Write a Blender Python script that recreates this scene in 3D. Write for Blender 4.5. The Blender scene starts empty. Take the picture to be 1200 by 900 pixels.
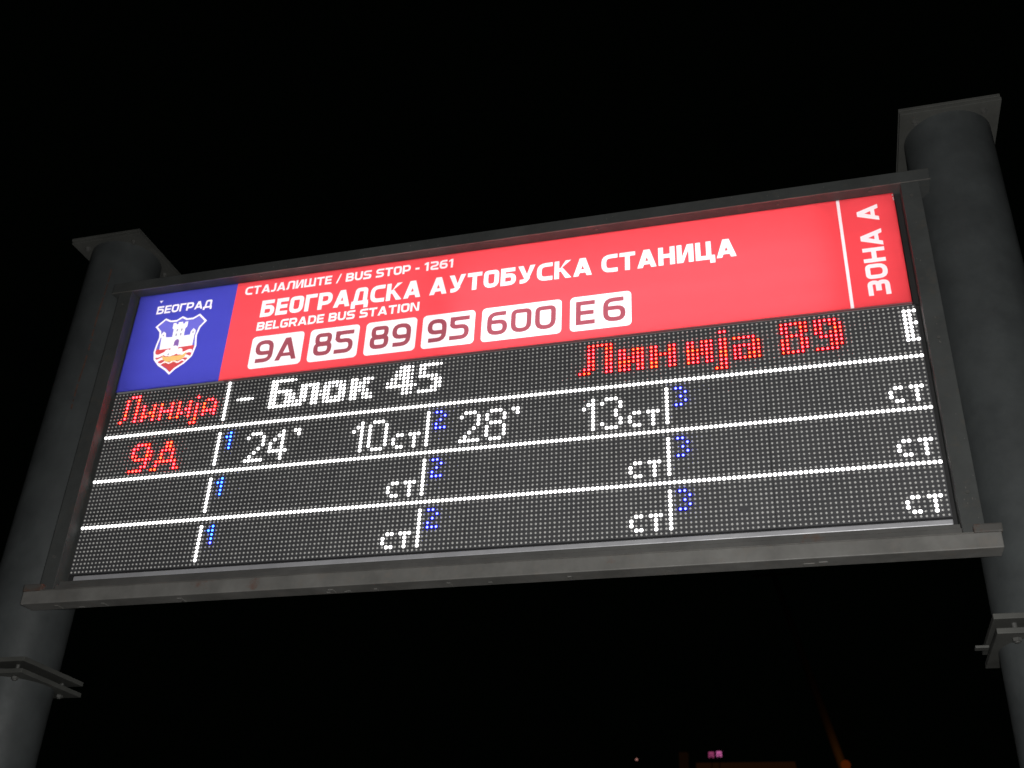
import bpy, bmesh, math, random
from mathutils import Vector, Matrix
from mathutils.geometry import delaunay_2d_cdt

random.seed(7)
sc = bpy.context.scene
col = sc.collection

# ------------------------------------------------------------------ camera
H0 = 2.9098                       # height of the first LED row above the ground (m)
cam_d = bpy.data.cameras.new('camera')
cam = bpy.data.objects.new('camera', cam_d)
col.objects.link(cam)
cam_d.sensor_width = 36.0
cam_d.lens = 37.9945
cam_d.clip_start = 0.05
cam_d.clip_end = 3000.0
right, down, fwd = (0.96219608, -0.04165227, 0.26915384), (-0.10103393, 0.86313752, 0.4947583), (-0.25292458, -0.50324816, 0.82629924)
def cv(v): return Vector((v[0], v[2], -v[1]))
R3 = Matrix((cv(right), -cv(down), -cv(fwd))).transposed()
cam.matrix_world = Matrix.Translation(Vector((1.6588, -2.00948, H0 - 1.30979))) @ R3.to_4x4()
sc.camera = cam
cam_d.dof.use_dof = True
cam_d.dof.focus_distance = 2.2
cam_d.dof.aperture_fstop = 7.0

# ------------------------------------------------------------------ night sky
world = bpy.data.worlds.new("World")
sc.world = world
world.use_nodes = True
bg = world.node_tree.nodes['Background']
bg.inputs[0].default_value = (0.55, 1.0, 0.65, 1)
bg.inputs[1].default_value = 0.00045

# the flash of the camera that took the picture: small, beside the lens, falls off with distance
fl = bpy.data.lights.new('camera_flash', 'POINT')
fl.energy = 92.0
fl.color = (1.0, 0.99, 0.96)
fl.shadow_soft_size = 0.02
flo = bpy.data.objects.new('camera_flash', fl)
col.objects.link(flo)
flo.location = cam.matrix_world @ Vector((0.05, 0.035, -0.02))

sc.view_settings.view_transform = 'Standard'
sc.view_settings.look = 'None'
sc.view_settings.exposure = 0.0
sc.view_settings.gamma = 1.0

# ------------------------------------------------------------------ helpers
def P(x, y, z=0.0):
    """sign coordinates (metres right, metres down, metres back) to the world"""
    return Vector((x, z, H0 - y))

def new_mat(name):
    m = bpy.data.materials.new(name)
    m.use_nodes = True
    nt = m.node_tree
    return m, nt, nt.nodes['Principled BSDF'], nt.nodes['Material Output']

def ramp(nt, stops, src):
    r = nt.nodes.new('ShaderNodeValToRGB')
    el = r.color_ramp.elements
    while len(el) < len(stops): el.new(0.5)
    for e, (p, c) in zip(el, stops):
        e.position = p
        e.color = (c[0], c[1], c[2], 1) if not isinstance(c, (int, float)) else (c, c, c, 1)
    nt.links.new(src, r.inputs[0])
    return r.outputs[0]

def noise(nt, scale, detail=4, rough=.55, stretch=None):
    tc = nt.nodes.new('ShaderNodeTexCoord')
    mp = nt.nodes.new('ShaderNodeMapping')
    if stretch: mp.inputs['Scale'].default_value = stretch
    n = nt.nodes.new('ShaderNodeTexNoise')
    n.inputs['Scale'].default_value = scale
    n.inputs['Detail'].default_value = detail
    n.inputs['Roughness'].default_value = rough
    nt.links.new(tc.outputs['Object'], mp.inputs[0])
    nt.links.new(mp.outputs[0], n.inputs['Vector'])
    return n.outputs[0]

def mix(nt, fac, a, b):
    m = nt.nodes.new('ShaderNodeMix')
    m.data_type = 'RGBA'
    if isinstance(fac, float): m.inputs[0].default_value = fac
    else: nt.links.new(fac, m.inputs[0])
    for i, v in ((6, a), (7, b)):
        if isinstance(v, tuple): m.inputs[i].default_value = (*v, 1)
        else: nt.links.new(v, m.inputs[i])
    return m.outputs[2]

def painted(name, base, dark, rust=(0.12, 0.045, 0.022), rust_from=.66, rough=.5, dust=None, rust_scale=3.2):
    """weathered paint: mottled grey, vertical runs of dirt, patches of rust"""
    m, nt, b, o = new_mat(name)
    mott = ramp(nt, [(.32, dark), (.72, base)], noise(nt, 9, 5, .65))
    runs = ramp(nt, [(.42, 0.0), (.62, 1.0)], noise(nt, 16, 4, .6, (1, 1, .09)))
    c = mix(nt, mix(nt, .72, runs, (0, 0, 0)), mott, dark)
    if dust:
        d = ramp(nt, [(.55, 0.0), (.75, 1.0)], noise(nt, 30, 3, .7))
        c = mix(nt, d, c, dust)
    rs = ramp(nt, [(rust_from, 0.0), (rust_from + .09, 1.0)], noise(nt, rust_scale, 8, .72))
    c = mix(nt, rs, c, rust)
    nt.links.new(c, b.inputs['Base Color'])
    rr = ramp(nt, [(.3, rough - .08), (.7, rough + .2)], noise(nt, 22, 4, .6))
    nt.links.new(rr, b.inputs['Roughness'])
    bp = nt.nodes.new('ShaderNodeBump')
    bp.inputs['Strength'].default_value = .18
    bp.inputs['Distance'].default_value = .002
    nt.links.new(noise(nt, 70, 5, .7), bp.inputs['Height'])
    nt.links.new(bp.outputs[0], b.inputs['Normal'])
    return m

def emit(name, colour, strength):
    m, nt, b, o = new_mat(name)
    nt.nodes.remove(b)
    e = nt.nodes.new('ShaderNodeEmission')
    e.inputs[0].default_value = (*colour, 1)
    e.inputs[1].default_value = strength
    nt.links.new(e.outputs[0], o.inputs[0])
    return m

def print_mat(name, colour, diffuse=.12):
    """translucent printed acrylic of the lightbox: shows the tubes behind it"""
    m, nt, b, o = new_mat(name)
    nt.nodes.remove(b)
    t = nt.nodes.new('ShaderNodeBsdfTranslucent')
    d = nt.nodes.new('ShaderNodeBsdfDiffuse')
    g = nt.nodes.new('ShaderNodeBsdfGlossy')
    g.inputs['Roughness'].default_value = .35
    g.inputs[0].default_value = (1, 1, 1, 1)
    streak = ramp(nt, [(.3, tuple(c * .93 for c in colour)), (.7, colour)], noise(nt, 5, 5, .6, (.35, 1, 2.2)))
    nt.links.new(streak, t.inputs[0]); nt.links.new(streak, d.inputs[0])
    m1 = nt.nodes.new('ShaderNodeMixShader'); m1.inputs[0].default_value = diffuse
    nt.links.new(t.outputs[0], m1.inputs[1]); nt.links.new(d.outputs[0], m1.inputs[2])
    m2 = nt.nodes.new('ShaderNodeMixShader'); m2.inputs[0].default_value = .03
    nt.links.new(m1.outputs[0], m2.inputs[1]); nt.links.new(g.outputs[0], m2.inputs[2])
    nt.links.new(m2.outputs[0], o.inputs[0])
    return m

M = {}
M['post'] = painted('post_paint', (.096, .106, .108), (.064, .070, .072), rust_from=.74, rough=.48)
M['plate'] = painted('plate_paint', (.13, .132, .122), (.085, .086, .08), rust_from=.70, rough=.55)
M['frame'] = painted('frame_paint', (.10, .107, .106), (.066, .070, .069), rust_from=.76, rough=.68, dust=(.10, .095, .085))
M['beam'] = painted('beam_paint', (.30, .293, .28), (.17, .166, .157), rust=(.20, .085, .055), rust_from=.62, rough=.5, dust=(.24, .22, .20), rust_scale=4.2)
M['rusty'] = painted('rusty_plate', (.15, .145, .135), (.10, .095, .09), rust=(.13, .075, .055), rust_from=.50, rough=.6, rust_scale=9)
M['highlight_chip'] = painted('highlight_and_chips', (.26, .25, .235), (.11, .105, .10), rust=(.20, .10, .07), rust_from=.62, rough=.45, rust_scale=6)  # lighter tone for the painted edge highlights and for paint chips
M['rail'] = painted('rail_paint', (.16, .158, .152), (.10, .098, .094), rust=(.15, .085, .06), rust_from=.62, rough=.6, rust_scale=5)
M['alu'] = painted('bare_aluminium', (.80, .80, .84), (.62, .62, .66), rust_from=.95, rough=.4)
M['alu'].node_tree.nodes['Principled BSDF'].inputs['Metallic'].default_value = .25
M['bolt'] = painted('bolt_zinc', (.15, .15, .145), (.09, .09, .085), rust_from=.6, rough=.35)
M['board'] = painted('led_board', (.13, .13, .138), (.10, .10, .108), rust_from=.97, rough=.6)
nt = M['board'].node_tree
_oi = nt.nodes.new('ShaderNodeObjectInfo'); _b = nt.nodes['Principled BSDF']
_src = _b.inputs['Base Color'].links[0].from_socket
nt.links.new(mix(nt, ramp(nt, [(0, 0.0), (1, .30)], _oi.outputs['Random']), _src, (.045, .045, .05)), _b.inputs['Base Color'])
M['inside'] = painted('cabinet_inside', (.045, .045, .048), (.035, .035, .035), rust_from=.97, rough=.7)
M['reflector'], _nt, _b, _ = new_mat('lightbox_reflector'); _b.inputs['Base Color'].default_value = (.8, .8, .8, 1); _b.inputs['Roughness'].default_value = .8
M['lens'], _nt, _b, _ = new_mat('led_lens_unlit'); _b.inputs['Base Color'].default_value = (.86, .86, .84, 1); _b.inputs['Roughness'].default_value = .35
M['tube'] = emit('fluorescent_tube', (1, .985, 1.0), 6.2)
M['tube_old'] = emit('fluorescent_tube_worn', (1, .975, .985), 4.3)
M['tube_dim'] = emit('fluorescent_tube_aged', (1, .96, .97), 3.6)
M['red_halo'] = emit('red_halo_glow', (1, .0, .03), .17)  # halo round the coloured LEDs, put in as dim emission
M['blue_halo'] = emit('blue_halo_glow', (.10, .08, 1), .16)
M['white_on'] = emit('led_white', (1, .985, .96), 3.2)
M['red_on'] = emit('led_red', (1, .019, .014), 28)
M['pink_on'] = emit('led_pink_red', (1, .018, .023), 28)
M['orange_on'] = emit('led_orange', (1, .028, .008), 26)
M['blue_on'] = emit('led_blue', (.046, .056, 1), 20)
M['cyan_on'] = emit('led_cyan', (.024, .10, 1), 18)
M['p_red'] = print_mat('print_red', (.88, .076, .092))
M['p_white'] = print_mat('print_white', (.95, .90, .92))
M['p_blue'] = print_mat('print_blue', (.062, .066, .46))
M['p_field'] = print_mat('print_light_blue', (.15, .145, .60))
M['p_digit'] = print_mat('print_dark_red', (.31, .072, .095))
M['p_arms_red'] = print_mat('print_arms_red', (.60, .07, .075))
M['p_gold'] = print_mat('print_gold', (.80, .50, .16))
M['p_door'] = print_mat('print_violet', (.24, .12, .38))
M['p_grey'] = print_mat('print_grey', (.35, .35, .42))

def link(name, me, parent=None):
    o = bpy.data.objects.new(name, me)
    col.objects.link(o)
    if parent: o.parent = parent
    return o

def empty(name, label, cat, loc=(0, 0, 0), group=None):
    o = link(name, None)
    o.location = loc
    o['label'] = label; o['category'] = cat
    if group: o['group'] = group
    return o

def finish(name, bm, mat, parent=None, smooth=False):
    bmesh.ops.recalc_face_normals(bm, faces=bm.faces)
    me = bpy.data.meshes.new(name)
    bm.to_mesh(me); bm.free()
    for m in (mat if isinstance(mat, (list, tuple)) else [mat]): me.materials.append(m)
    if smooth:
        for p in me.polygons: p.use_smooth = True
    return link(name, me, parent)

def add_box(bm, x0, x1, y0, y1, z0, z1, bevel=0.0):
    """x right, y down, z back, in sign coordinates"""
    a = P(min(x0, x1), max(y0, y1), min(z0, z1)); b = P(max(x0, x1), min(y0, y1), max(z0, z1))
    r = bmesh.ops.create_cube(bm, size=1.0)
    vs = r['verts']
    for v in vs:
        v.co = Vector((a[i] + (b[i] - a[i]) * (v.co[i] + .5) for i in range(3)))
    if bevel:
        es = list({e for v in vs for e in v.link_edges})
        bmesh.ops.bevel(bm, geom=es, offset=bevel, segments=2, profile=.6, affect='EDGES')

def box(name, parent, mat, x0, x1, y0, y1, z0, z1, bevel=.0015):
    bm = bmesh.new()
    add_box(bm, x0, x1, y0, y1, z0, z1, bevel)
    return finish(name, bm, mat, parent)

def add_cyl(bm, c, r, h, seg=12, axis='Z', r2=None):
    """centre c in world coordinates"""
    m = Matrix.Translation(c)
    if axis == 'Y': m = m @ Matrix.Rotation(math.pi / 2, 4, 'X')
    if axis == 'X': m = m @ Matrix.Rotation(math.pi / 2, 4, 'Y')
    bmesh.ops.create_cone(bm, cap_ends=True, segments=seg, radius1=r, radius2=r if r2 is None else r2, depth=h, matrix=m)

def smooth_sides(o, lim=40):
    me = o.data
    for p in me.polygons: p.use_smooth = True
    me.set_sharp_from_angle(angle=math.radians(lim))

# ------------------------------------------------------------------ ground
bm = bmesh.new()
for sx, sy in ((-1, -1), (1, -1), (1, 1), (-1, 1)): bm.verts.new((sx * 900, sy * 900, 0))
bm.faces.new(bm.verts)
m_ground, nt, b, o_ = new_mat('asphalt')
nt.links.new(ramp(nt, [(.35, (.035, .035, .036)), (.7, (.06, .06, .058))], noise(nt, 40, 6, .7)), b.inputs['Base Color'])
b.inputs['Roughness'].default_value = .9
g = finish('ground', bm, m_ground); g['kind'] = 'structure'
m_pav, nt, b, o_ = new_mat('concrete_paving')
nt.links.new(ramp(nt, [(.3, (.12, .12, .115)), (.7, (.19, .185, .175))], noise(nt, 6, 6, .65)), b.inputs['Base Color'])
b.inputs['Roughness'].default_value = .85
bm = bmesh.new()
r = bmesh.ops.create_cube(bm, size=1.0)
for v in r['verts']: v.co = Vector((v.co.x * 30 + 1, v.co.y * 5.0 - .6, v.co.z * .12 + .064))
bmesh.ops.bevel(bm, geom=list(bm.edges), offset=.012, segments=2, affect='EDGES')
pv = finish('pavement', bm, m_pav); pv['kind'] = 'structure'
PV = .124   # top of the pavement

# ------------------------------------------------------------------ the board on its two posts
sign = empty('departure_board',
             'grey steel bus stop departure board with lit red and blue header over an LED screen',
             'display board')

XP = (-0.151, 2.058); ZP = .080; RP = .096
def make_post(xp, label):
    yb = H0 - PV
    bm = bmesh.new()
    # upper tube above the joint and lower tube beneath it
    for (y0, y1) in ((-.506, .672), (.708, yb - .02)):
        add_cyl(bm, P(xp, (y0 + y1) / 2, ZP), RP, y1 - y0, 72)
    add_cyl(bm, P(xp, .690, ZP), RP * .62, .018, 40)
    o = finish('post', bm, M['post'], sign); smooth_sides(o); o['label'] = label
    cap = bmesh.new()
    add_box(cap, xp - .110, xp + .107, -.523, -.5155, ZP - .110, ZP + .110, .001)
    add_box(cap, xp - .108, xp + .109, -.5145, -.506, ZP - .108, ZP + .110, .001)
    finish('cap_plate', cap, M['plate'], o)
    for (y0, y1, dx) in ((.672, .682, 0), (.698, .708, .0015)):
        f = bmesh.new()
        add_box(f, xp - .110 + dx, xp + .110 + dx, y0, y1, ZP - .109, ZP + .109, .0012)
        finish('flange_plate', f, M['plate'], o)
    for sx in (-1, 1):
        for sz in (-1, 1):
            bx, bz = xp + sx * .074, ZP + sz * .080
            f = bmesh.new()
            add_cyl(f, P(bx, .694, bz), .0045, .046, 12)
            for yy in (.7115, .668): add_cyl(f, P(bx, yy, bz), .008, .006, 6)
            finish('bolt', f, M['bolt'], o)
            f = bmesh.new()
            add_cyl(f, P(bx, -.501, bz), .0045, .010, 12); add_cyl(f, P(bx, -.503, bz), .0075, .006, 6)
            finish('bolt', f, M['bolt'], o)
    f = bmesh.new()
    add_box(f, xp - .15, xp + .15, yb - .02, yb, ZP - .15, ZP + .15, .002)
    for sx in (-1, 1):
        for sz in (-1, 1): add_cyl(f, P(xp + sx * .12, yb - .03, ZP + sz * .12), .014, .02, 6)
    finish('base_plate', f, M['plate'], o)
    return o
pl = make_post(XP[0], 'left round post, with a thin rust run down its upper half')
pr = make_post(XP[1], 'right round post with bolted joint')
# a bent tie bar stuck between the plates of the right post
bm = bmesh.new(); add_box(bm, 1.929, 1.953, .6845, .6895, .115, .135, .001); finish('tie_bar', bm, M['plate'], pr)
# rust run on the left post, a thin raised line of weeping weld
bm = bmesh.new()
az = math.radians(-68); prev = None
N = 60
pts = []
for i in range(N + 1):
    y = -.41 + .44 * i / N
    a = math.radians(20.5) + .012 * math.sin(i * .21) - .0004 * i
    pts.append((P(XP[0] + (RP + .0006) * math.sin(a + math.radians(0)), y, ZP - (RP + .0006) * math.cos(a)), a, .0012 + .0010 * random.random()))
vv = []
for p, a, w in pts:
    t = Vector((math.cos(a), math.sin(a), 0))
    vv.append((bm.verts.new(p - t * w), bm.verts.new(p + t * w)))
for i in range(N):
    if random.random() < .86: bm.faces.new((vv[i][0], vv[i][1], vv[i + 1][1], vv[i + 1][0]))
m_r, nt, b, o_ = new_mat('rust_run')
nt.links.new(ramp(nt, [(.35, (.07, .040, .030)), (.65, (.17, .075, .05))], noise(nt, 60, 4, .7)), b.inputs['Base Color']); b.inputs['Roughness'].default_value = .9
finish('rust_run', bm, m_r, pl)

# frame: outer members, each one a part
box('top_beam', sign, M['frame'], -.076, 1.987, -.339, -.307, -.030, .060)
box('frame_side', sign, M['frame'], 1.924, 1.963, -.3065, .5215, -.0295, .060)
box('frame_side', sign, M['frame'], -.053, -.014, -.3065, .5215, -.0295, .060)
# bottom rail in two stepped strips
box('bottom_rail', sign, M['rail'], -.0135, 1.9235, .4955, .5075, -.014, .055)
box('bottom_rail', sign, M['rail'], -.0135, 1.9235, .508, .5215, -.026, .055)
bb = bmesh.new()
add_box(bb, -.079, 1.986, .527, .5575, -.045, 0.0, .002)
finish('bottom_beam', bb, M['beam'], sign)
# end brackets that carry the beam, and lighter strips painting the highlight along two edges
box('end_bracket', sign, M['rusty'], 1.941, 1.990, .509, .5265, -.044, -.002, .003)
box('end_bracket', sign, M['rusty'], -.083, -.034, .509, .5265, -.044, -.002, .003)
box('edge_highlight', sign, M['highlight_chip'], -.033, 1.940, .5258, .5275, -.0465, -.043, .0004)
box('edge_highlight', sign, M['highlight_chip'], -.0765, 1.9875, -.3085, -.3068, -.0312, -.028, .0004)
wb = bmesh.new()
for i in range(15):
    x = random.uniform(0, 1.93); w = random.uniform(.006, .02)
    add_box(wb, x, x + w, .5574, .5588, random.uniform(-.03, -.01), -.006, .0004)
finish('weld_bead', wb, M['beam'], sign)['kind'] = 'stuff'
# bare aluminium angle under the LED screen
box('screen_sill', sign, M['alu'], .012, 1.914, .4808, .4920, -.004, .020, .002)
# screws on the frame
for (x, y, z) in ((1.943, -.268, -.0295), (1.944, .10, -.0295), (1.944, .44, -.0295), (-.034, -.268, -.0295), (-.034, .44, -.0295)):
    s = bmesh.new(); add_cyl(s, P(x, y, z - .001), .0035, .003, 10, 'Y'); finish('screw', s, M['bolt'], sign)
for x in (.36, .82, 1.24, 1.66, 1.86):
    s = bmesh.new(); add_cyl(s, P(x, -.3065, -.018), .003, .003, 10); finish('screw', s, M['bolt'], sign)
# specks and a chip of peeled film at the right corner
sp = bmesh.new()
for (x, y) in ((1.9075, -.300), (1.9080, -.292), (1.9085, -.287)): add_box(sp, x - .0012, x + .0012, y - .002, y + .002, -.0016, -.0006, 0)
m_chip, nt, b, o_ = new_mat('peeled_film'); b.inputs['Base Color'].default_value = (.85, .82, .80, 1)
finish('peeled_film', sp, m_chip, sign)['kind'] = 'stuff'
sp = bmesh.new()
for i in range(34):
    x = random.uniform(0, 1.95); y = random.uniform(-.336, -.312); q = random.uniform(.0004, .0011)
    add_box(sp, x - q, x + q, y - q, y + q, -.0306, -.0298, 0)
for i in range(16):
    y = random.uniform(-.29, .50); x = random.uniform(1.928, 1.96); q = random.uniform(.0004, .0010)
    add_box(sp, x - q, x + q, y - q * 2, y + q * 2, -.0302, -.0293, 0)
finish('paint_chip', sp, M['highlight_chip'], sign)['kind'] = 'stuff'
# cabinet behind
cb = bmesh.new()
add_box(cb, -.0135, 1.9235, -.0085, .495, .012, .058, 0)
finish('screen_cabinet', cb, M['inside'], sign)
cb = bmesh.new()
add_box(cb, -.060, 1.970, -.330, .515, .0602, .064, .001)
finish('back_panel', cb, M['frame'], sign)
cb = bmesh.new()
add_box(cb, -.0135, -.0085, -.3065, -.009, .006, .058, 0)
finish('cabinet_side', cb, M['inside'], sign)
cb = bmesh.new()
add_box(cb, 1.9125, 1.9235, -.3065, -.009, .006, .058, 0)
finish('cabinet_side', cb, M['inside'], sign)

# lightbox interior: white reflector and tubes
rb = bmesh.new()
x0, x1, y0, y1, zf, zb = -.0065, 1.910, -.3065, -.0115, .002, .055
add_box(rb, x0, x1, y0, y1, zb, zb + .003)
add_box(rb, x0, x1, y0, y0 + .002, zf, zb - .0005); add_box(rb, x0, x1, y1 - .002, y1, zf, zb - .0005)
add_box(rb, x0, x0 + .002, y0 + .0022, y1 - .0022, zf, zb - .0005); add_box(rb, x1 - .002, x1, y0 + .0022, y1 - .0022, zf, zb - .0005)
finish('reflector_tray', rb, M['reflector'], sign)
for (ty, xa, xb) in [(ty, xa, xb) for ty in (-.262, -.192, -.120, -.050) for xa, xb in ((.02, .84), (.87, 1.765), (1.795, 1.90))]:
    tb = bmesh.new(); add_cyl(tb, P((xa + xb) / 2, ty, .046), .006, xb - xa, 8, 'X')
    finish('light_tube', tb, M['tube_dim' if xa > 1.79 else 'tube_old' if (ty < -.2 or xa < .5) else 'tube'], sign, True)

# ------------------------------------------------------------------ printed header: planar partition of the printed film
polys = []     # (priority, tag, polygon in cm, y down)
def poly(pr, tag, pts): polys.append((pr, tag, [tuple(p) for p in pts]))
def rrect(x0, y0, x1, y1, r, n=4):
    out = []
    for cx, cy, a0 in ((x1 - r, y0 + r, -90), (x1 - r, y1 - r, 0), (x0 + r, y1 - r, 90), (x0 + r, y0 + r, 180)):
        for i in range(n + 1):
            a = math.radians(a0 + 90 * i / n); out.append((cx + r * math.cos(a), cy + r * math.sin(a)))
    return out

def rounded(pts, r, closed=False, n=4):
    """round the interior corners of a polyline"""
    if r <= 0: return list(pts)
    out = []; k = len(pts)
    rng = range(k)
    for i in rng:
        if not closed and i in (0, k - 1): out.append(pts[i]); continue
        p = Vector(pts[i]); a = Vector(pts[i - 1]) - p; c = Vector(pts[(i + 1) % k]) - p
        rr = min(r, a.length * .48, c.length * .48)
        A = p + a.normalized() * rr; C = p + c.normalized() * rr
        for j in range(n + 1):
            t = j / n
            q = A * (1 - t) ** 2 + p * 2 * t * (1 - t) + C * t * t
            out.append((q.x, q.y))
    return out

def hull(pts):
    p = sorted(set(pts))
    def half(q):
        o = []
        for a in q:
            while len(o) > 1 and (o[-1][0] - o[-2][0]) * (a[1] - o[-2][1]) - (o[-1][1] - o[-2][1]) * (a[0] - o[-2][0]) <= 1e-9: o.pop()
            o.append(a)
        return o[:-1]
    return half(p) + half(p[::-1])

def ribbon(pts, t, closed=False):
    """quads of a stroke of width t with mitred joints"""
    k = len(pts); off = []
    V = [Vector(p) for p in pts]
    for i in range(k):
        if closed or 0 < i < k - 1:
            d1 = (V[i] - V[i - 1]).normalized(); d2 = (V[(i + 1) % k] - V[i]).normalized()
        elif i == 0: d1 = d2 = (V[1] - V[0]).normalized()
        else: d1 = d2 = (V[-1] - V[-2]).normalized()
        n1 = Vector((-d1.y, d1.x)); n2 = Vector((-d2.y, d2.x)); m = (n1 + n2)
        m = m.normalized() if m.length > 1e-6 else n1
        off.append(m * (t / 2 / max(.35, m.dot(n1))))
    res = []
    for i in range(k if closed else k - 1):
        j = (i + 1) % k
        res.append(hull([tuple(V[i] + off[i]), tuple(V[j] + off[j]), tuple(V[j] - off[j]), tuple(V[i] - off[i])]))
    return res

def glyph(ch, w, t):
    """strokes of a squared grotesque capital in a box w wide, 1 high (y up)
       returns (list of (polyline, radius, closed), list of plain polygons)"""
    L, Rr, B, T, h = t / 2, w - t / 2, t / 2, 1 - t / 2, .5
    S = []; G = []
    s = lambda p, r=0, c=False: S.append((p, r, c))
    rd = .34
    if ch in 'СC': s([(w, T), (L, T), (L, B), (w, B)], rd)
    elif ch in 'ТT': s([(0, T), (w, T)]); s([(w / 2, T), (w / 2, 0)])
    elif ch in 'АA':
        G.append([(0, 0), (t * 1.08, 0), (w / 2 + t * .62, 1), (w / 2 - t * .62, 1)])
        G.append([(w - t * 1.08, 0), (w, 0), (w / 2 + t * .62, 1), (w / 2 - t * .62, 1)])
        G.append([(w * .2, .17), (w * .8, .17), (w * .74, .17 + t * .85), (w * .26, .17 + t * .85)])
    elif ch in 'ЈJ': s([(Rr, 1), (Rr, B), (0, B)], .3)
    elif ch == 'Л': s([(0, B), (w * .2, B), (w * .27, T), (Rr, T), (Rr, 0)], .12)
    elif ch == 'И':
        s([(L, 0), (L, 1)]); s([(Rr, 0), (Rr, 1)]); G.append([(t * .5, 0), (t * 1.25, 0), (w - t * .5, 1), (w - t * 1.25, 1)])
    elif ch == 'N':
        s([(L, 0), (L, 1)]); s([(Rr, 0), (Rr, 1)]); G.append([(t * .5, 1), (t * 1.25, 1), (w - t * .5, 0), (w - t * 1.25, 0)])
    elif ch == 'Ш': s([(L, 1), (L, B), (Rr, B), (Rr, 1)]); s([(w / 2, B), (w / 2, 1)])
    elif ch in 'ЕE': s([(w, T), (L, T), (L, B), (w, B)]); s([(L, h), (w * .94, h)])
    elif ch == 'Б': s([(w * .93, T), (L, T), (L, B)]); s([(L, B), (Rr, B), (Rr, .57), (L, .57)], .26); s([(L, 0), (L, .4)])
    elif ch in 'ОO0': s([(w / 2, T), (Rr, T), (Rr, B), (L, B), (L, T)], rd, True)
    elif ch == 'Г': s([(L, 0), (L, T), (w, T)])
    elif ch in 'РP': s([(L, T), (Rr, T), (Rr, .36), (L, .36)], .28); s([(L, 0), (L, 1)])
    elif ch == 'R': s([(L, T), (Rr, T), (Rr, .42), (L, .42)], .28); s([(L, 0), (L, 1)]); G.append([(w * .45, .42), (w * .45 + t, .42), (w, 0), (w - t * 1.1, 0)])
    elif ch == 'Д': s([(w * .22, B), (w * .32, T), (w - L - .06, T), (w - L - .06, B)], .1); s([(0, B), (w, B)]); s([(L * .9, B), (L * .9, -.2)]); s([(w - L * .9, B), (w - L * .9, -.2)])
    elif ch == 'К':
        s([(L, 0), (L, 1)]); G.append([(t * .9, .44), (t * 1.5, .60), (w - .02, 1), (w - t * 1.25, 1), (t * .9, .60)][0:4]); G.append([(t * .95, .56), (w * .52, .56), (w, 0), (w - t * 1.25, 0)])
        G.append([(t * .9, .40), (w * .5, .40), (w * .5, .60), (t * .9, .60)])
    elif ch in 'У': G.append([(0, 1), (t * 1.15, 1), (w * .62, .26), (w * .38, .26)]); G.append([(w - t * 1.1, 1), (w, 1), (w * .62, .18), (w * .42, .18)]); s([(w * .12, B), (w * .42, B), (w * .60, .34)], .2)
    elif ch == 'Ц': s([(L, 1), (L, B), (w, B)]); s([(w - t * 1.1, 1), (w - t * 1.1, B)]); s([(w - L * .8, B * 1.9), (w - L * .8, -.2)])
    elif ch == 'Н': s([(L, 0), (L, 1)]); s([(Rr, 0), (Rr, 1)]); s([(L, h), (Rr, h)])
    elif ch == 'З': s([(0, T), (Rr, T), (Rr, .53), (w * .3, .53)], .26); s([(w * .3, .5), (Rr, .5), (Rr, B), (0, B)], .26)
    elif ch == 'B': s([(L, T), (Rr - .02, T), (Rr - .02, .52), (L, .52)], .22); s([(L, .5), (Rr, .5), (Rr, B), (L, B)], .22); s([(L, 0), (L, 1)])
    elif ch == 'U': s([(L, 1), (L, B), (Rr, B), (Rr, 1)], .3)
    elif ch == 'S': s([(w, T), (L, T), (L, .52), (Rr, .48), (Rr, B), (0, B)], .24)
    elif ch == 'L': s([(L, 1), (L, B), (w, B)])
    elif ch == 'G': s([(w, T), (L, T), (L, B), (Rr, B), (Rr, .48), (w * .5, .48)], .22)
    elif ch == 'D': s([(L, T), (Rr, T), (Rr, B), (L, B)], .32); s([(L, 0), (L, 1)])
    elif ch == 'I': s([(w / 2, 0), (w / 2, 1)])
    elif ch == '1': s([(w * .62, 0), (w * .62, 1)]); G.append([(w * .62 - t * .5, 1), (w * .62, 1), (w * .62, 1 - t), (0, .68), (0, .85)])
    elif ch == '2': s([(0, T), (Rr, T), (Rr, .5), (L, .42), (L, B), (w, B)], .26)
    elif ch == '5': s([(w, T), (L, T), (L, .56), (Rr, .56), (Rr, B), (0, B)], .25); s([(L, .6), (L, 1)])
    elif ch == '6': s([(w * .92, T), (L, T), (L, B), (Rr, B), (Rr, .56), (L, .56)], .27); 
    elif ch == '9': s([(w * .08, B), (Rr, B), (Rr, T), (L, T), (L, .42), (Rr, .42)], .27)
    elif ch == '8':
        s([(w / 2, T), (Rr - .03, T), (Rr - .03, .53), (L + .03, .53), (L + .03, T)], .24, True); s([(w / 2, .5), (Rr, .5), (Rr, B), (L, B), (L, .5)], .24, True)
    elif ch == '-': s([(0, .42), (w, .42)])
    elif ch == '/': G.append([(0, -.05), (t * .7, -.05), (w, 1.05), (w - t * .7, 1.05)])
    return S, G

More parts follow.
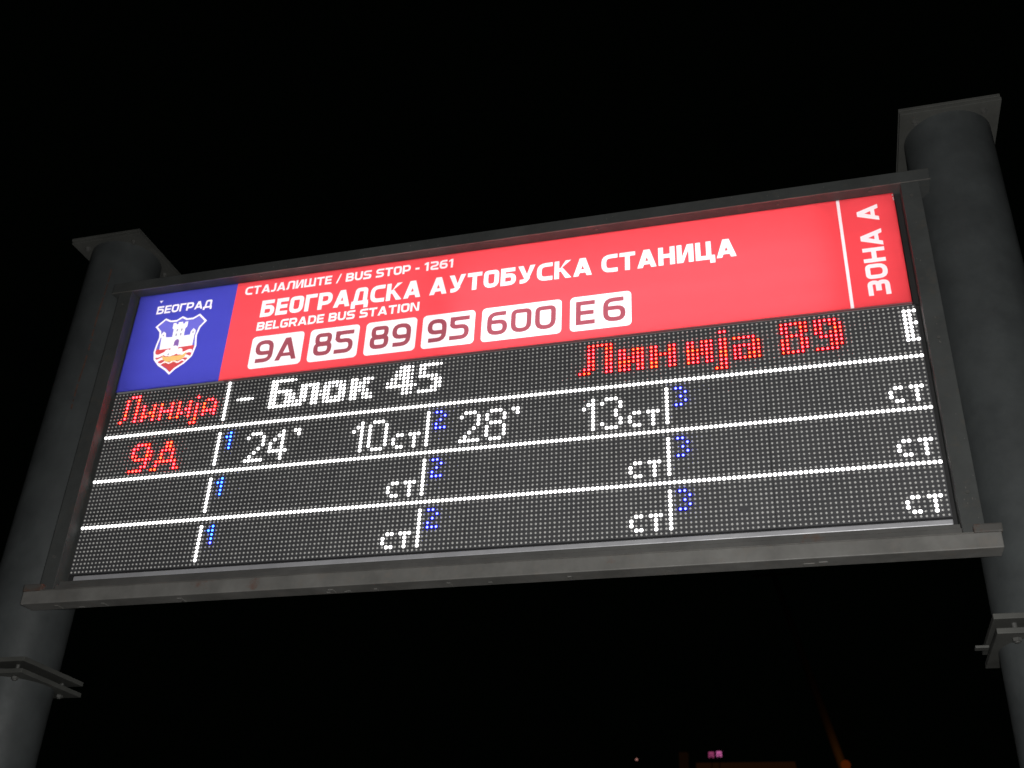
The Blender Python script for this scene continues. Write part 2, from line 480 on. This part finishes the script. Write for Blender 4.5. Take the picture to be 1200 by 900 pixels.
WID = {'Ш': 1.08, 'I': .22, 'Ј': .46, 'J': .46, '1': .46, '-': .36, '/': .46, ' ': .26, 'Д': .84, 'Л': .78, 'А': .84, 'A': .84, 'Т': .70, 'T': .70, 'Г': .60, 'Е': .62, 'E': .62, 'L': .58, 'Ц': .80, 'К': .78, 'У': .80, 'N': .76}
def text(pr, tag, s, x0, x1, ybase, cap, t=.235, gap=.085, vertical=False, wscale=1.0, hook=None):
    """fit the string between x0 and x1 (cm); vertical runs bottom to top"""
    ws = [WID.get(c, .72) * wscale for c in s]
    tight = {('Г', 'Р'): 0}
    total = sum(ws) + gap * (len(s) - 1)
    k = (x1 - x0) / total          # horizontal units per em
    x = x0
    for c, w in zip(s, ws):
        # keep the stroke thickness even: draw the glyph in true proportion, cap units
        gw = w * k / cap
        S, G = glyph(c, gw, t) if c != ' ' else ([], [])
        shapes = []
        for pts, r, cl in S:
            pp = rounded(pts, r, cl)
            shapes += ribbon(pp, t, cl)
        shapes += G
        for sh in shapes:
            q = []
            for (a, b) in sh:
                if vertical: q.append((ybase - b * cap, x - a * cap))
                else: q.append((x + a * cap, ybase - b * cap))
            poly(pr, tag, q)
        x += (w + gap) * k * (1 if not vertical else -1)
    return
def vtext(pr, tag, s, ystart, yend, xbase, cap, t=.235, gap=.085):
    ws = [WID.get(c, .72) for c in s]
    total = sum(ws) + gap * (len(s) - 1); k = (ystart - yend) / total; y = ystart
    for c, w in zip(s, ws):
        gw = w * k / cap
        S, G = glyph(c, gw, t) if c != ' ' else ([], [])
        shapes = []
        for pts, r, cl in S: shapes += ribbon(rounded(pts, r, cl), t, cl)
        for sh in shapes + G: poly(pr, tag, [(xbase - (1 - 0) * 0 - b * cap, y - a * cap) for (a, b) in sh])
        y -= (w + gap) * k

PX0, PX1, PY0, PY1 = -.7, 191.0, -30.75, -1.05
XB = 28.4
poly(0, 'blue_film', [(PX0, PY0), (XB, PY0), (XB, PY1), (PX0, PY1)])
poly(0, 'red_film', [(XB, PY0), (178.7, PY0), (178.7, PY1), (XB, PY1)])
poly(0, 'zone_film', [(179.38, PY0), (PX1, PY0), (PX1, PY1), (179.38, PY1)])
poly(0, 'zone_line', [(178.7, PY0), (179.38, PY0), (179.38, PY1), (178.7, PY1)])
text(1, 'line_stop', 'СТАЈАЛИШТЕ / BUS STOP - 1261', 31.0, 88.0, -26.50, 2.62, t=.215)
text(1, 'line_name', 'БЕОГРАДСКА АУТОБУСКА СТАНИЦА', 36.6, 155.9, -18.90, 5.12, t=.225)
text(1, 'line_latin', 'BELGRADE BUS STATION', 36.35, 79.95, -14.85, 2.56, t=.215)
text(1, 'city_name', 'БЕОГРАД', 5.5, 21.9, -24.15, 2.50, t=.21)
poly(1, 'city_name', [(5.7, -28.45), (6.75, -28.45), (6.2, -27.65)])
vtext(1, 'zone_name', 'ЗОНА А', -3.85, -28.2, 187.25, 4.55, t=.225)
boxes = [('9A', 35.9, 50.15), ('85', 51.85, 64.95), ('89', 66.7, 79.85), ('95', 81.35, 94.5), ('600', 96.2, 115.5), ('E6', 117.5, 131.75)]
for s_, a, b_ in boxes:
    poly(1, 'plate_' + s_, rrect(a, -13.0, b_, -3.55, 1.05))
    text(2, 'digits_' + s_, s_, a + 1.35, b_ - 1.35, -5.15, 6.5, t=.18, gap=.26 if s_ == 'E6' else .12, wscale=.98)

# city arms
sh = [(8.9, -22.5), (10.6, -21.6), (12.3, -21.5), (13.9, -22.5), (15.4, -21.6), (17.1, -21.6), (18.9, -22.6), (21.4, -20.1), (19.9, -18.2), (19.4, -15.8), (19.9, -12.6), (19.3, -9.6), (17.4, -7.6), (15.2, -6.2), (13.8, -4.7), (12.2, -6.2), (9.9, -7.8), (8.2, -9.8), (7.6, -12.2), (7.8, -14.4), (8.2, -16.6), (7.9, -18.3), (6.3, -20.1)]
cx, cy = 13.75, -14.2
def shrink(pts, d):
    out = []
    k = len(pts); V = [Vector(p) for p in pts]
    for i in range(k):
        d1 = (V[i] - V[i - 1]).normalized(); d2 = (V[(i + 1) % k] - V[i]).normalized()
        n1 = Vector((-d1.y, d1.x)); n2 = Vector((-d2.y, d2.x)); m = (n1 + n2).normalized()
        out.append(tuple(V[i] + m * d / max(.5, m.dot(n1))))
    return out
inn = shrink(sh, .52)
poly(3, 'shield_border', sh)
poly(4, 'shield_field', inn)
# lower field, clipped to the shield by hand
poly(5, 'shield_ground', [(8.32, -12.9), (19.25, -12.9), (18.8, -9.8), (17.1, -8.1), (14.9, -6.7), (13.8, -5.5), (12.5, -6.8), (10.2, -8.3), (8.7, -10.1), (8.12, -12.2)])
def wave(y, th, x0, x1, ph=0):
    n = 22
    up = [(x0 + (x1 - x0) * i / n, y + .28 * math.sin(ph + i * .85)) for i in range(n + 1)]
    return up + [(x, yy + th) for x, yy in reversed(up)]
poly(6, 'shield_wave', wave(-11.55, .95, 8.25, 18.95))
poly(6, 'shield_wave', wave(-10.05, .85, 8.85, 18.6, 1.2))
poly(6, 'shield_wave', wave(-8.75, .45, 10.0, 17.4, .4))
# fortress with towers
poly(7, 'fortress', [(9.15, -12.7), (8.95, -16.6), (11.5, -16.3), (16.1, -16.3), (18.6, -16.4), (18.65, -12.9)])
poly(7, 'fortress', [(8.75, -16.5), (8.6, -17.5), (9.2, -18.3), (10.0, -17.7), (10.25, -16.4)])
poly(7, 'fortress', [(17.2, -16.3), (17.3, -17.4), (17.95, -18.2), (18.75, -17.5), (18.75, -16.2)])
poly(7, 'fortress', [(12.1, -14.5), (12.05, -18.6), (11.6, -19.0), (11.6, -20.6), (12.5, -20.6), (12.5, -20.1), (13.1, -20.1), (13.1, -20.7), (14.4, -20.7), (14.4, -20.1), (15.0, -20.1), (15.0, -20.6), (15.9, -20.6), (15.9, -19.0), (15.45, -18.6), (15.5, -14.5)])
for (a, b_) in ((12.95, -18.6), (14.25, -18.6), (12.95, -17.2), (14.25, -17.2)): poly(8, 'fortress_window_%d' % (a * 7 - b_ * 3), [(a, b_), (a + .45, b_), (a + .45, b_ + .75), (a, b_ + .75)])
poly(8, 'fortress_window_91', [(9.15, -17.3), (9.55, -17.3), (9.55, -16.9), (9.15, -16.9)])
poly(8, 'fortress_window_92', [(17.85, -17.3), (18.2, -17.3), (18.2, -16.7), (17.85, -16.7)])
poly(8, 'fortress_gate', [(13.1, -13.0), (13.1, -14.7), (13.35, -15.2), (13.8, -15.4), (14.25, -15.2), (14.5, -14.7), (14.5, -13.0)])
# galley with sails
poly(9, 'galley_hull', [(10.3, -10.9), (11.3, -10.3), (16.3, -10.3), (17.5, -11.2), (17.2, -9.8), (16.0, -8.9), (12.2, -8.7), (10.9, -9.5)])
def disc(x, y, rx, ry, n=14): return [(x + rx * math.cos(2 * math.pi * i / n), y + ry * math.sin(2 * math.pi * i / n)) for i in range(n)]
poly(10, 'galley_sail', disc(11.7, -11.5, .95, 1.05)); poly(10, 'galley_sail', disc(13.6, -12.0, 1.25, 1.5)); poly(10, 'galley_sail', disc(15.3, -11.5, .85, 1.0))
poly(11, 'galley_mark', disc(12.15, -11.0, .25, .3, 8))
for i in range(6): poly(11, 'galley_oar', [(11.9 + i * .75, -9.6), (12.05 + i * .75, -9.6), (11.7 + i * .75, -8.2), (11.55 + i * .75, -8.2)])

def area(p): return sum(p[i - 1][0] * p[i][1] - p[i][0] * p[i - 1][1] for i in range(len(p))) / 2
vs = []; fs = []; info = []
for pr_, tag, pts in polys:
    if abs(area(pts)) < 1e-4: continue
    if area(pts) < 0: pts = pts[::-1]
    i0 = len(vs); vs += [Vector(p) for p in pts]; fs.append(list(range(i0, i0 + len(pts)))); info.append((pr_, tag))
ov, oe, of, _, _, orig = delaunay_2d_cdt(vs, [], fs, 1, 1e-4)
MATOF = {'blue_film': 'p_blue', 'red_film': 'p_red', 'zone_film': 'p_red', 'shield_field': 'p_field', 'shield_ground': 'p_arms_red', 'fortress_window': 'p_grey', 'fortress_gate': 'p_door', 'galley_hull': 'p_gold', 'galley_mark': 'p_grey', 'galley_oar': 'p_gold'}
groups = {}
for f, src in zip(of, orig):
    if not src: continue
    tag = max((info[i] for i in src), key=lambda q: q[0])[1]
    groups.setdefault(tag, []).append(f)

NAMES = {'line_stop': ('printed_text', 'white lettering СТАЈАЛИШТЕ / BUS STOP - 1261'),
         'line_name': ('printed_text', 'large white lettering БЕОГРАДСКА АУТОБУСКА СТАНИЦА'),
         'line_latin': ('printed_text', 'white lettering BELGRADE BUS STATION'),
         'city_name': ('printed_text', 'white lettering БЕОГРАД above the city arms'),
         'zone_name': ('printed_text', 'white upright lettering ЗОНА А'),
         'zone_line': ('dividing_line', 'thin white line left of the zone name'),
         'blue_film': ('blue_panel', 'lit blue header panel with the city arms'),
         'red_film': ('red_panel', 'lit red header panel with the stop name'),
         'zone_film': ('red_panel', 'dimmer red end panel with the zone name')}
def tri_mesh(name, faces, mat, parent, z=0.0):
    idx = {}; V = []; F = []
    for f in faces:
        g_ = []
        for i in f:
            if i not in idx: idx[i] = len(V); V.append(P(ov[i].x / 100, ov[i].y / 100, z))
            g_.append(idx[i])
        F.append(g_[::-1])
    me = bpy.data.meshes.new(name); me.from_pydata(V, [], F); me.update()
    # all faces look at the street (-Y)
    me.materials.append(mat)
    bm = bmesh.new(); bm.from_mesh(me)
    for f in bm.faces:
        f.normal_update()
        if f.normal.y > 0: f.normal_flip()
    bm.to_mesh(me); bm.free()
    return link(name, me, parent)
blue_o = tri_mesh('blue_panel', groups.pop('blue_film'), M['p_blue'], sign); blue_o['label'] = NAMES['blue_film'][1]
red_o = tri_mesh('red_panel', groups.pop('red_film'), M['p_red'], sign); red_o['label'] = NAMES['red_film'][1]
zone_o = tri_mesh('red_panel', groups.pop('zone_film'), M['p_red'], sign); zone_o['label'] = NAMES['zone_film'][1]
plates = {}
for s_, _, _ in boxes:
    plates[s_] = tri_mesh('route_plate', groups.pop('plate_' + s_), M['p_white'], sign)
    plates[s_]['label'] = 'white rounded route plate ' + s_
    d = tri_mesh('route_number', groups.pop('digits_' + s_), M['p_digit'], plates[s_]); d['label'] = 'dark red number ' + s_
for tag, faces in groups.items():
    if tag.startswith('fortress_window'): tag = 'fortress_window'
    mat = M[MATOF.get(tag, 'p_white')]
    if tag in NAMES:
        par = blue_o if tag == 'city_name' else zone_o if tag in ('zone_name',) else sign if tag == 'zone_line' else red_o
        o = tri_mesh(NAMES[tag][0], faces, mat, par); o['label'] = NAMES[tag][1]
    else:
        o = tri_mesh(tag, faces, mat, blue_o)

# thin pink strip under the header, the rim's reflection put into its colour
m_edge, nt, b, o_ = new_mat('rim_reflection'); b.inputs['Base Color'].default_value = (.55, .22, .24, 1); b.inputs['Roughness'].default_value = .25
ed = bmesh.new(); add_box(ed, .30, 1.910, -.0105, -.0088, -.003, .004, .0003); finish('rim_reflection_strip', ed, m_edge, sign)

# ------------------------------------------------------------------ LED screen
NC, NR, PIT = 192, 48, .01
BM = {}   # (col,row) -> (colour, intensity, tag)
def bitmap(c0, r0, rows, colour, tag):
    for j, line in enumerate(rows.split()):
        for i, ch in enumerate(line):
            if ch != '.': BM[(c0 + i, r0 + j)] = (colour, int(ch) / 9, tag)
for k, r_ in enumerate((12, 24, 36)):
    for c in range(NC): BM[(c, r_)] = ('w', 1, 'rule%d' % k)
for r_ in range(0, 11): BM[(32, r_)] = ('w', 1, 'bar_top')
for k, base in enumerate((14, 26, 38)):
    for c in (32, 85, 139):
        for r_ in range(base, base + 9): BM[(c, r_)] = ('w', 1, 'bar_%d_%d' % (k, c))
ONE = ".9 99 .9 .9 .9"; TWO = "99. ..9 .9. 9.. 999"; THREE = "99. ..9 .9. ..9 99."
for k, base in enumerate((14, 26, 38)):
    bitmap(34, base, ONE, 'c', 'no_1_%d' % k); bitmap(87, base, TWO, 'b', 'no_2_%d' % k); bitmap(141, base, THREE, 'b', 'no_3_%d' % k)
CT = ".99.999 9...9. 9...9. .99.9.".split()
CTm = ".99.999 9....9. 9....9. .99..9."
for k, base in enumerate((19, 31, 43)):
    for c in (77, 131, 184):
        bitmap(c, base, CTm, 'w', 'st_%d_%d' % (k, c))
d2 = ".999. 9...9 ....9 ....9 ...9. ..9.. .9... 99999"
d4 = "...9. ..99. .9.9. 9..9. 9..9. 99999 ...9. ...9."
d8 = ".999. 9...9 9...9 .999. 9...9 9...9 9...9 .999."
d1 = "..9 .99 9.9 ..9 ..9 ..9 ..9 ..9"
d0 = ".999. 9...9 9...9 9...9 9...9 9...9 9...9 .999."
d3 = ".999. 9...9 ....9 ...9. ...9. ....9 9...9 .999."
bitmap(40, 15, d2, 'w', 'n24_0'); bitmap(46, 15, d4, 'w', 'n24_1'); bitmap(52, 15, "99 .9", 'w', 'n24_2')
bitmap(93, 15, d2, 'w', 'n28_0'); bitmap(99, 15, d8, 'w', 'n28_1'); bitmap(105, 15, "99 .9", 'w', 'n28_2')
bitmap(67, 15, d1, 'w', 'n10_0'); bitmap(71, 15, d0, 'w', 'n10_1')
bitmap(121, 15, d1, 'w', 'n13_0'); bitmap(125, 15, d3, 'w', 'n13_1')
bitmap(3, 1, """..999...................... .9..9...................... .9..9................9.....
.9..9.9..9.9..9.9..9....99. .9..9.9..9.9..9.9..9.9.9..9 .9..9.9.99.9999.9.99.9.9..9 .9..9.99.9.9..9.99.9.9.9999
9...9.9..9.9..9.9..9.9.9..9 .....................9..... ....................99.....""", 'r', 'red1')
bitmap(9, 15, """.9992....99... 94..9....99... 9...94..6677.. 94..94..9..9.. .99794..9..9.. ....9..799997. ...69..9....9. 4997..59....95""", 'r', 'red9a')
bitmap(35, 5, "59995", 'w', 'blok')
bitmap(44, 1, """9999993.................... 99......................... 99......99999.489973.99.897 999997..99.99.984697.98786.
99..996.99.99498..99.9978.. 99..599.99.99498..99.99776. 99..896787.99.984797.99.883 999998798..99.599983.99.498""", 'w', 'blok')
bitmap(74, 1, """...6994.799995 ..37984.87.... ..87984.77.... .675994.89987. 577.884....697 79999995....98 ....774....697 ....884.99987.""", 'w', 'blok')
bitmap(120, 1, """..698887.......................99...........699974.58997. ..68..87....................................98..87.88.487
..99..99.99.599.99..79..98.698.99.89997.....87..77.78..98 ..99..99.99.699.99..99..99.797.99.....87.....8997..87.598
..99..99.995799.997799..995797.99.689897....88..87..89897 ..99..99.997799.99..99..997697.99.78.597....97..98....488
.797..99.996.99.99..99..997.87.99.78.797....98..97....786 677...99.995.99.99..99..996.87.99.788887....48997..79986.
...............................99........................ ..............................897........................""", 'r', 'red89')
bitmap(189, 1, "999 99. 99. 999 99. 99. 99. 999", 'w', 'edge')

mats_lit = False
def dome(V, F, MI, x, y, r, mi, seg=8, h=None, z0=-.0002):
    """little lens: ring, inner ring, tip"""
    h = h or max(r * .9, .0022 if mats_lit else 0)
    i0 = len(V)
    for (rr, zz) in ((r, z0), (r * .72, z0 - h * .72)):
        for k in range(seg):
            a = 2 * math.pi * (k + .5) / seg
            V.append(P(x + rr * math.cos(a), y + rr * math.sin(a), zz))
    V.append(P(x, y, z0 - h))
    for k in range(seg):
        a, b = i0 + k, i0 + (k + 1) % seg; c, d = a + seg, b + seg
        F.append((a, b, d, c)); MI.append(mi)
        F.append((c, d, i0 + 2 * seg)); MI.append(mi)
def dome_mesh(name, pts, mats, parent, seg=8):
    V, F, MI = [], [], []
    for x, y, r, mi in pts: dome(V, F, MI, x, y, r, mi, seg)
    me = bpy.data.meshes.new(name); me.from_pydata(V, [], F)
    for m in mats: me.materials.append(m)
    me.polygons.foreach_set('material_index', MI)
    me.polygons.foreach_set('use_smooth', [True] * len(F))
    me.update()
    return link(name, me, parent)

# modules 32 x 16 dots: dark mask plate with a thin visor over each row, and its unlit dots
for mr in range(3):
    for mc in range(6):
        xa = (mc * 32 - .5) * PIT; ya = (mr * 16 - .5) * PIT
        bm = bmesh.new()
        jz = random.uniform(-.00025, .00025)
        add_box(bm, xa + .0003, xa + .32 - .0003, ya + .0003, ya + .16 - .0003, jz, .0115, 0)
        for j in range(16):
            yy = ya + (j + .06) * PIT
            add_box(bm, xa + .0006, xa + .32 - .0006, yy, yy + .0005, -.0013, jz - .0001, 0)
        mo = finish('led_module', bm, M['board'], sign)
        pts = []
        mrad = .0026 * random.uniform(.95, 1.05)
        for j in range(16):
            for i in range(32):
                c, r_ = mc * 32 + i, mr * 16 + j
                if (c, r_) in BM: continue
                if (c, r_) in ((153, 43), (154, 43), (62, 4)): continue       # dead, blackened dots
                pts.append((c * PIT, r_ * PIT, mrad * random.uniform(.90, 1.08), 0))
        d = dome_mesh('unlit_dots', pts, [M['lens']], mo, 6); d['kind'] = 'stuff'

TAGS = {'red1': 'red LED text Линија in the first column', 'red9a': 'red LED text 9А', 'blok': 'white LED text - Блок 45',
        'red89': 'red LED text Линија 89 entering from the right', 'edge': 'white LED letter cut off at the right edge',
        'n24': "white LED figures 24'", 'n28': "white LED figures 28'", 'n10': 'white LED figures 10', 'n13': 'white LED figures 13'}
bytag = {}; mats_lit = True
for (c, r_), (colr, inten, tag) in BM.items(): bytag.setdefault(tag, []).append((c, r_, colr, inten))
MATS = {'w': [M['white_on']], 'r': [M['red_on'], M['pink_on'], M['orange_on']], 'b': [M['blue_on']], 'c': [M['cyan_on'], M['blue_on']]}
for tag, l in bytag.items():
    colr = l[0][2]
    pts = []
    for c, r_, _, inten in l:
        if colr == 'w': r0 = .0043 if tag[:4] in ('rule', 'bar_') else .0020 + .0022 * inten ** 1.6
        elif colr == 'r': r0 = (.0015 + .0011 * inten) if tag == 'red89' else (.0016 + .0013 * inten)
        else: r0 = .0028
        mi = 0
        if colr == 'r':
            v = math.sin(c * .9 + r_ * .55) + math.sin(r_ * 1.7 - c * .31) + random.uniform(-.5, .5)
            mi = 2 if v > 1.25 else 1 if v < -.1 else 0
        if colr == 'c' and r_ % 3 == 0: mi = 1 if random.random() < .3 else 0
        pts.append((c * PIT, r_ * PIT, r0, mi))
    if tag.startswith('rule'): nm, lab = 'led_rule', 'white LED line across the screen below row %d' % (int(tag[-1]) + 1)
    elif tag.startswith('bar'): nm, lab = 'led_divider', None
    elif tag.startswith('no_'): nm, lab = 'led_text', 'small blue LED figure ' + tag[3]
    elif tag.startswith('st_'): nm, lab = 'led_text', 'white LED letters ст'
    elif tag[0] == 'n': nm, lab = 'led_figure', 'white LED figure ' + {'n24': "24'", 'n28': "28'", 'n10': '10', 'n13': '13'}[tag[:3]][int(tag[4])]
    else: nm, lab = 'led_text', TAGS[tag]
    o = dome_mesh(nm, pts, MATS[colr], sign, 8)
    if colr != 'w':      # flat glowing squares paint the halo of light round each coloured LED
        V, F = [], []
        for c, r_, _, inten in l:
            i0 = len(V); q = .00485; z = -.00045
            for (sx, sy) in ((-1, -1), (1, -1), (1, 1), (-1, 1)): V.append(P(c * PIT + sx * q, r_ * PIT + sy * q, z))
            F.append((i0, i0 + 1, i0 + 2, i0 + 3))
        me = bpy.data.meshes.new('led_halo'); me.from_pydata(V, [], F); me.materials.append(M['red_halo' if colr == 'r' else 'blue_halo'])
        h_ = link('led_halo', me, o); h_['kind'] = 'stuff'
    if lab: o['label'] = lab

# ------------------------------------------------------------------ far behind: dark roofline, lit details, leaning mast
def wmat(name, c, r=.9):
    m, nt, b, o = new_mat(name)
    nt.links.new(ramp(nt, [(.3, tuple(v * .75 for v in c)), (.7, c)], noise(nt, .8, 5, .6)), b.inputs['Base Color'])
    b.inputs['Roughness'].default_value = r
    return m
m_wall = wmat('dark_render', (.20, .17, .14)); m_glass = wmat('dark_glass', (.02, .022, .025), .2)
def wbox(bm, x0, x1, y0, y1, z0, z1):
    r = bmesh.ops.create_cube(bm, size=1.0)
    for v in r['verts']:
        v.co = Vector(((x0 + x1) / 2 + v.co.x * (x1 - x0), (y0 + y1) / 2 + v.co.y * (y1 - y0), (z0 + z1) / 2 + v.co.z * (z1 - z0)))
YB = 118.0; cx_, cz_ = 1.66, 1.6; kk = (YB + 2.01) / 42.01       # at(x,h) scales offsets measured at a 42 m distance
def far(x40, h40, k=kk * 1.05): return (cx_ + (x40 - cx_) * (YB + 2.01) / 40, cz_ + (h40 - cz_) * (YB + 2.01) / 40)
bld = empty('station_building', 'dark long building in the distance with a dim orange roof edge at the bottom', 'building', (-12, YB, 0))
def bpart(name, bm, m, par=bld):
    o = finish(name, bm, m); o.parent = par; o.matrix_parent_inverse = Matrix.Translation(par.location).inverted(); return o
bm = bmesh.new(); wbox(bm, -60, 40, YB, YB + 18, 0, 22.2); bpart('wall', bm, m_wall)
bm = bmesh.new(); wbox(bm, -61, 41, YB - .8, YB + 18.8, 22.2, 22.7); bpart('roof', bm, m_wall)
x0, _ = far(-2.98, 0); x1, h1 = far(.25, 9.54)
bm = bmesh.new(); wbox(bm, x0, x1, YB - 1.2, YB + 4, 22.9, h1 - 1.5); bpart('roof_house', bm, m_wall)
m_parapet_light = emit('parapet_lamplight', (1, .36, .12), .009)  # orange lamplight on the parapet, put in as its own dim glow
bm = bmesh.new(); wbox(bm, x0 - .2, x1 + .2, YB - 1.4, YB + 4.2, h1 - 1.45, h1 - .25); bpart('glowing_roof_edge', bm, m_parapet_light)
for r_ in range(5):
    for i in range(30):
        w = bmesh.new(); x = -57 + i * 3.2; z = 2.2 + r_ * 4
        wbox(w, x, x + 1.8, YB - .05, YB + .2, z, z + 1.9); bpart('window', w, m_glass)
# rooftop hut and two lit magenta signs
xa, ha = far(-3.57, 9.79)
hut = empty('rooftop_hut', 'small dim brown hut on the far roof left of the magenta lights', 'rooftop hut', (xa, YB + 1, 22.7))
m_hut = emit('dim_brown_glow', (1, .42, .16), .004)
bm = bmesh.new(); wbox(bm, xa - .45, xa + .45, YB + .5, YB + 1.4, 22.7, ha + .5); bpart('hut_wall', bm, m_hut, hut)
bm = bmesh.new(); wbox(bm, xa - .55, xa + .55, YB + .4, YB + 1.5, ha + .5, ha + .6); bpart('hut_roof', bm, m_wall, hut)
m_mag = emit('magenta_sign', (1, .22, .60), .50); m_mag2 = emit('magenta_sign_dim', (1, .16, .45), .26)
for (x40, h40, m, lab) in ((-2.49, 9.69, m_mag2, 'dimmer left one of two tiny magenta lit signs on the far roof'), (-2.22, 9.71, m_mag, 'brighter right one of two tiny magenta lit signs on the far roof')):
    xs, hs = far(x40, h40)
    s = empty('lit_sign', lab, 'lit sign', (xs, YB - 1.5, hs - .25), 'tiny magenta signs on the far roof')
    bm = bmesh.new(); wbox(bm, xs - .26, xs + .26, YB - 1.9, YB - 1.8, hs + .12, hs + .28); wbox(bm, xs - .26, xs - .14, YB - 1.9, YB - 1.8, hs - .28, hs + .12)
    wbox(bm, xs + .12, xs + .26, YB - 1.9, YB - 1.8, hs - .28, hs + .12); wbox(bm, xs - .05, xs + .04, YB - 1.9, YB - 1.8, hs - .2, hs + .1)
    bpart('letters', bm, m, s)
    bm = bmesh.new(); wbox(bm, xs - .3, xs + .3, YB - 1.75, YB - 1.65, hs - .32, hs + .32); wbox(bm, xs - .04, xs + .04, YB - 1.74, YB - 1.66, 22.7, hs - .32); bpart('sign_back', bm, m_glass, s)
xs, hs = far(-5.22, 9.69)
lm = empty('roof_lamp', 'tiny pale red lamp on the far roof, leftmost of the lights', 'lamp', (xs, YB, 22.7))
bm = bmesh.new(); bmesh.ops.create_icosphere(bm, subdivisions=2, radius=.11, matrix=Matrix.Translation((xs, YB, hs))); bpart('lamp_globe', bm, emit('roof_lamp_glow', (1, .45, .38), .5), lm)
bm = bmesh.new(); add_cyl(bm, Vector((xs, YB, (22.7 + hs) / 2 - .05)), .05, hs - 22.8, 8); bpart('lamp_stem', bm, m_glass, lm)

# leaning mast with a sodium street lamp at its foot of view
YM = 38.0
def atm(x40, h40): return Vector((cx_ + (x40 - cx_) * (YM + 2.01) / 40, YM, cz_ + (h40 - cz_) * (YM + 2.01) / 40))
top = atm(.05, 16.6); low = atm(1.86, 9.4); dirv = (low - top); foot = top + dirv * (top.z / -dirv.z)
mast = empty('leaning_mast', 'faint leaning wooden mast lit orange from below, behind the board at the right', 'mast', tuple(foot))
m_mast = wmat('mast_wood', (.14, .11, .08))
def taper(bm, a, b, ra, rb, seg=14):
    d = b - a; q = d.to_track_quat('Z', 'Y').to_matrix().to_4x4()
    bmesh.ops.create_cone(bm, cap_ends=True, segments=seg, radius1=ra, radius2=rb, depth=d.length, matrix=Matrix.Translation((a + b) / 2) @ q)
bm = bmesh.new(); taper(bm, foot, top, .24, .11); o = bpart('pole', bm, m_mast, mast); smooth_sides(o)
bm = bmesh.new(); taper(bm, top - Vector((.7, 0, .25)), top + Vector((.7, 0, -.25)), .05, .05, 8); bpart('crossarm', bm, m_mast, mast)
lx = atm(1.97, 9.24)
lamp = empty('street_lamp', 'orange sodium street lamp glowing at the bottom edge below the leaning mast', 'street lamp', (lx.x, YM - .9, 0))
lp = Vector((lx.x, YM - .9, lx.z))
bm = bmesh.new(); taper(bm, Vector((lp.x, lp.y, 0)), Vector((lp.x, lp.y, lp.z - .25)), .09, .06); bpart('pole', bm, m_glass, lamp)
bm = bmesh.new(); bmesh.ops.create_uvsphere(bm, u_segments=16, v_segments=10, radius=.16, matrix=Matrix.Translation(lp)); o = bpart('lamp_globe', bm, emit('sodium_glow', (1, .17, .02), .05), lamp); smooth_sides(o)
bm = bmesh.new(); bmesh.ops.create_cone(bm, cap_ends=True, segments=16, radius1=.16, radius2=.10, depth=.12, matrix=Matrix.Translation(lp - Vector((0, 0, .25)))); bpart('lamp_collar', bm, m_glass, lamp)
ll = bpy.data.lights.new('sodium_light', 'POINT'); ll.energy = 4.5; ll.color = (1, .42, .08); ll.shadow_soft_size = .05
llo = bpy.data.objects.new('sodium_light', ll); col.objects.link(llo); llo.location = lp + Vector((-.1, -.35, .25))
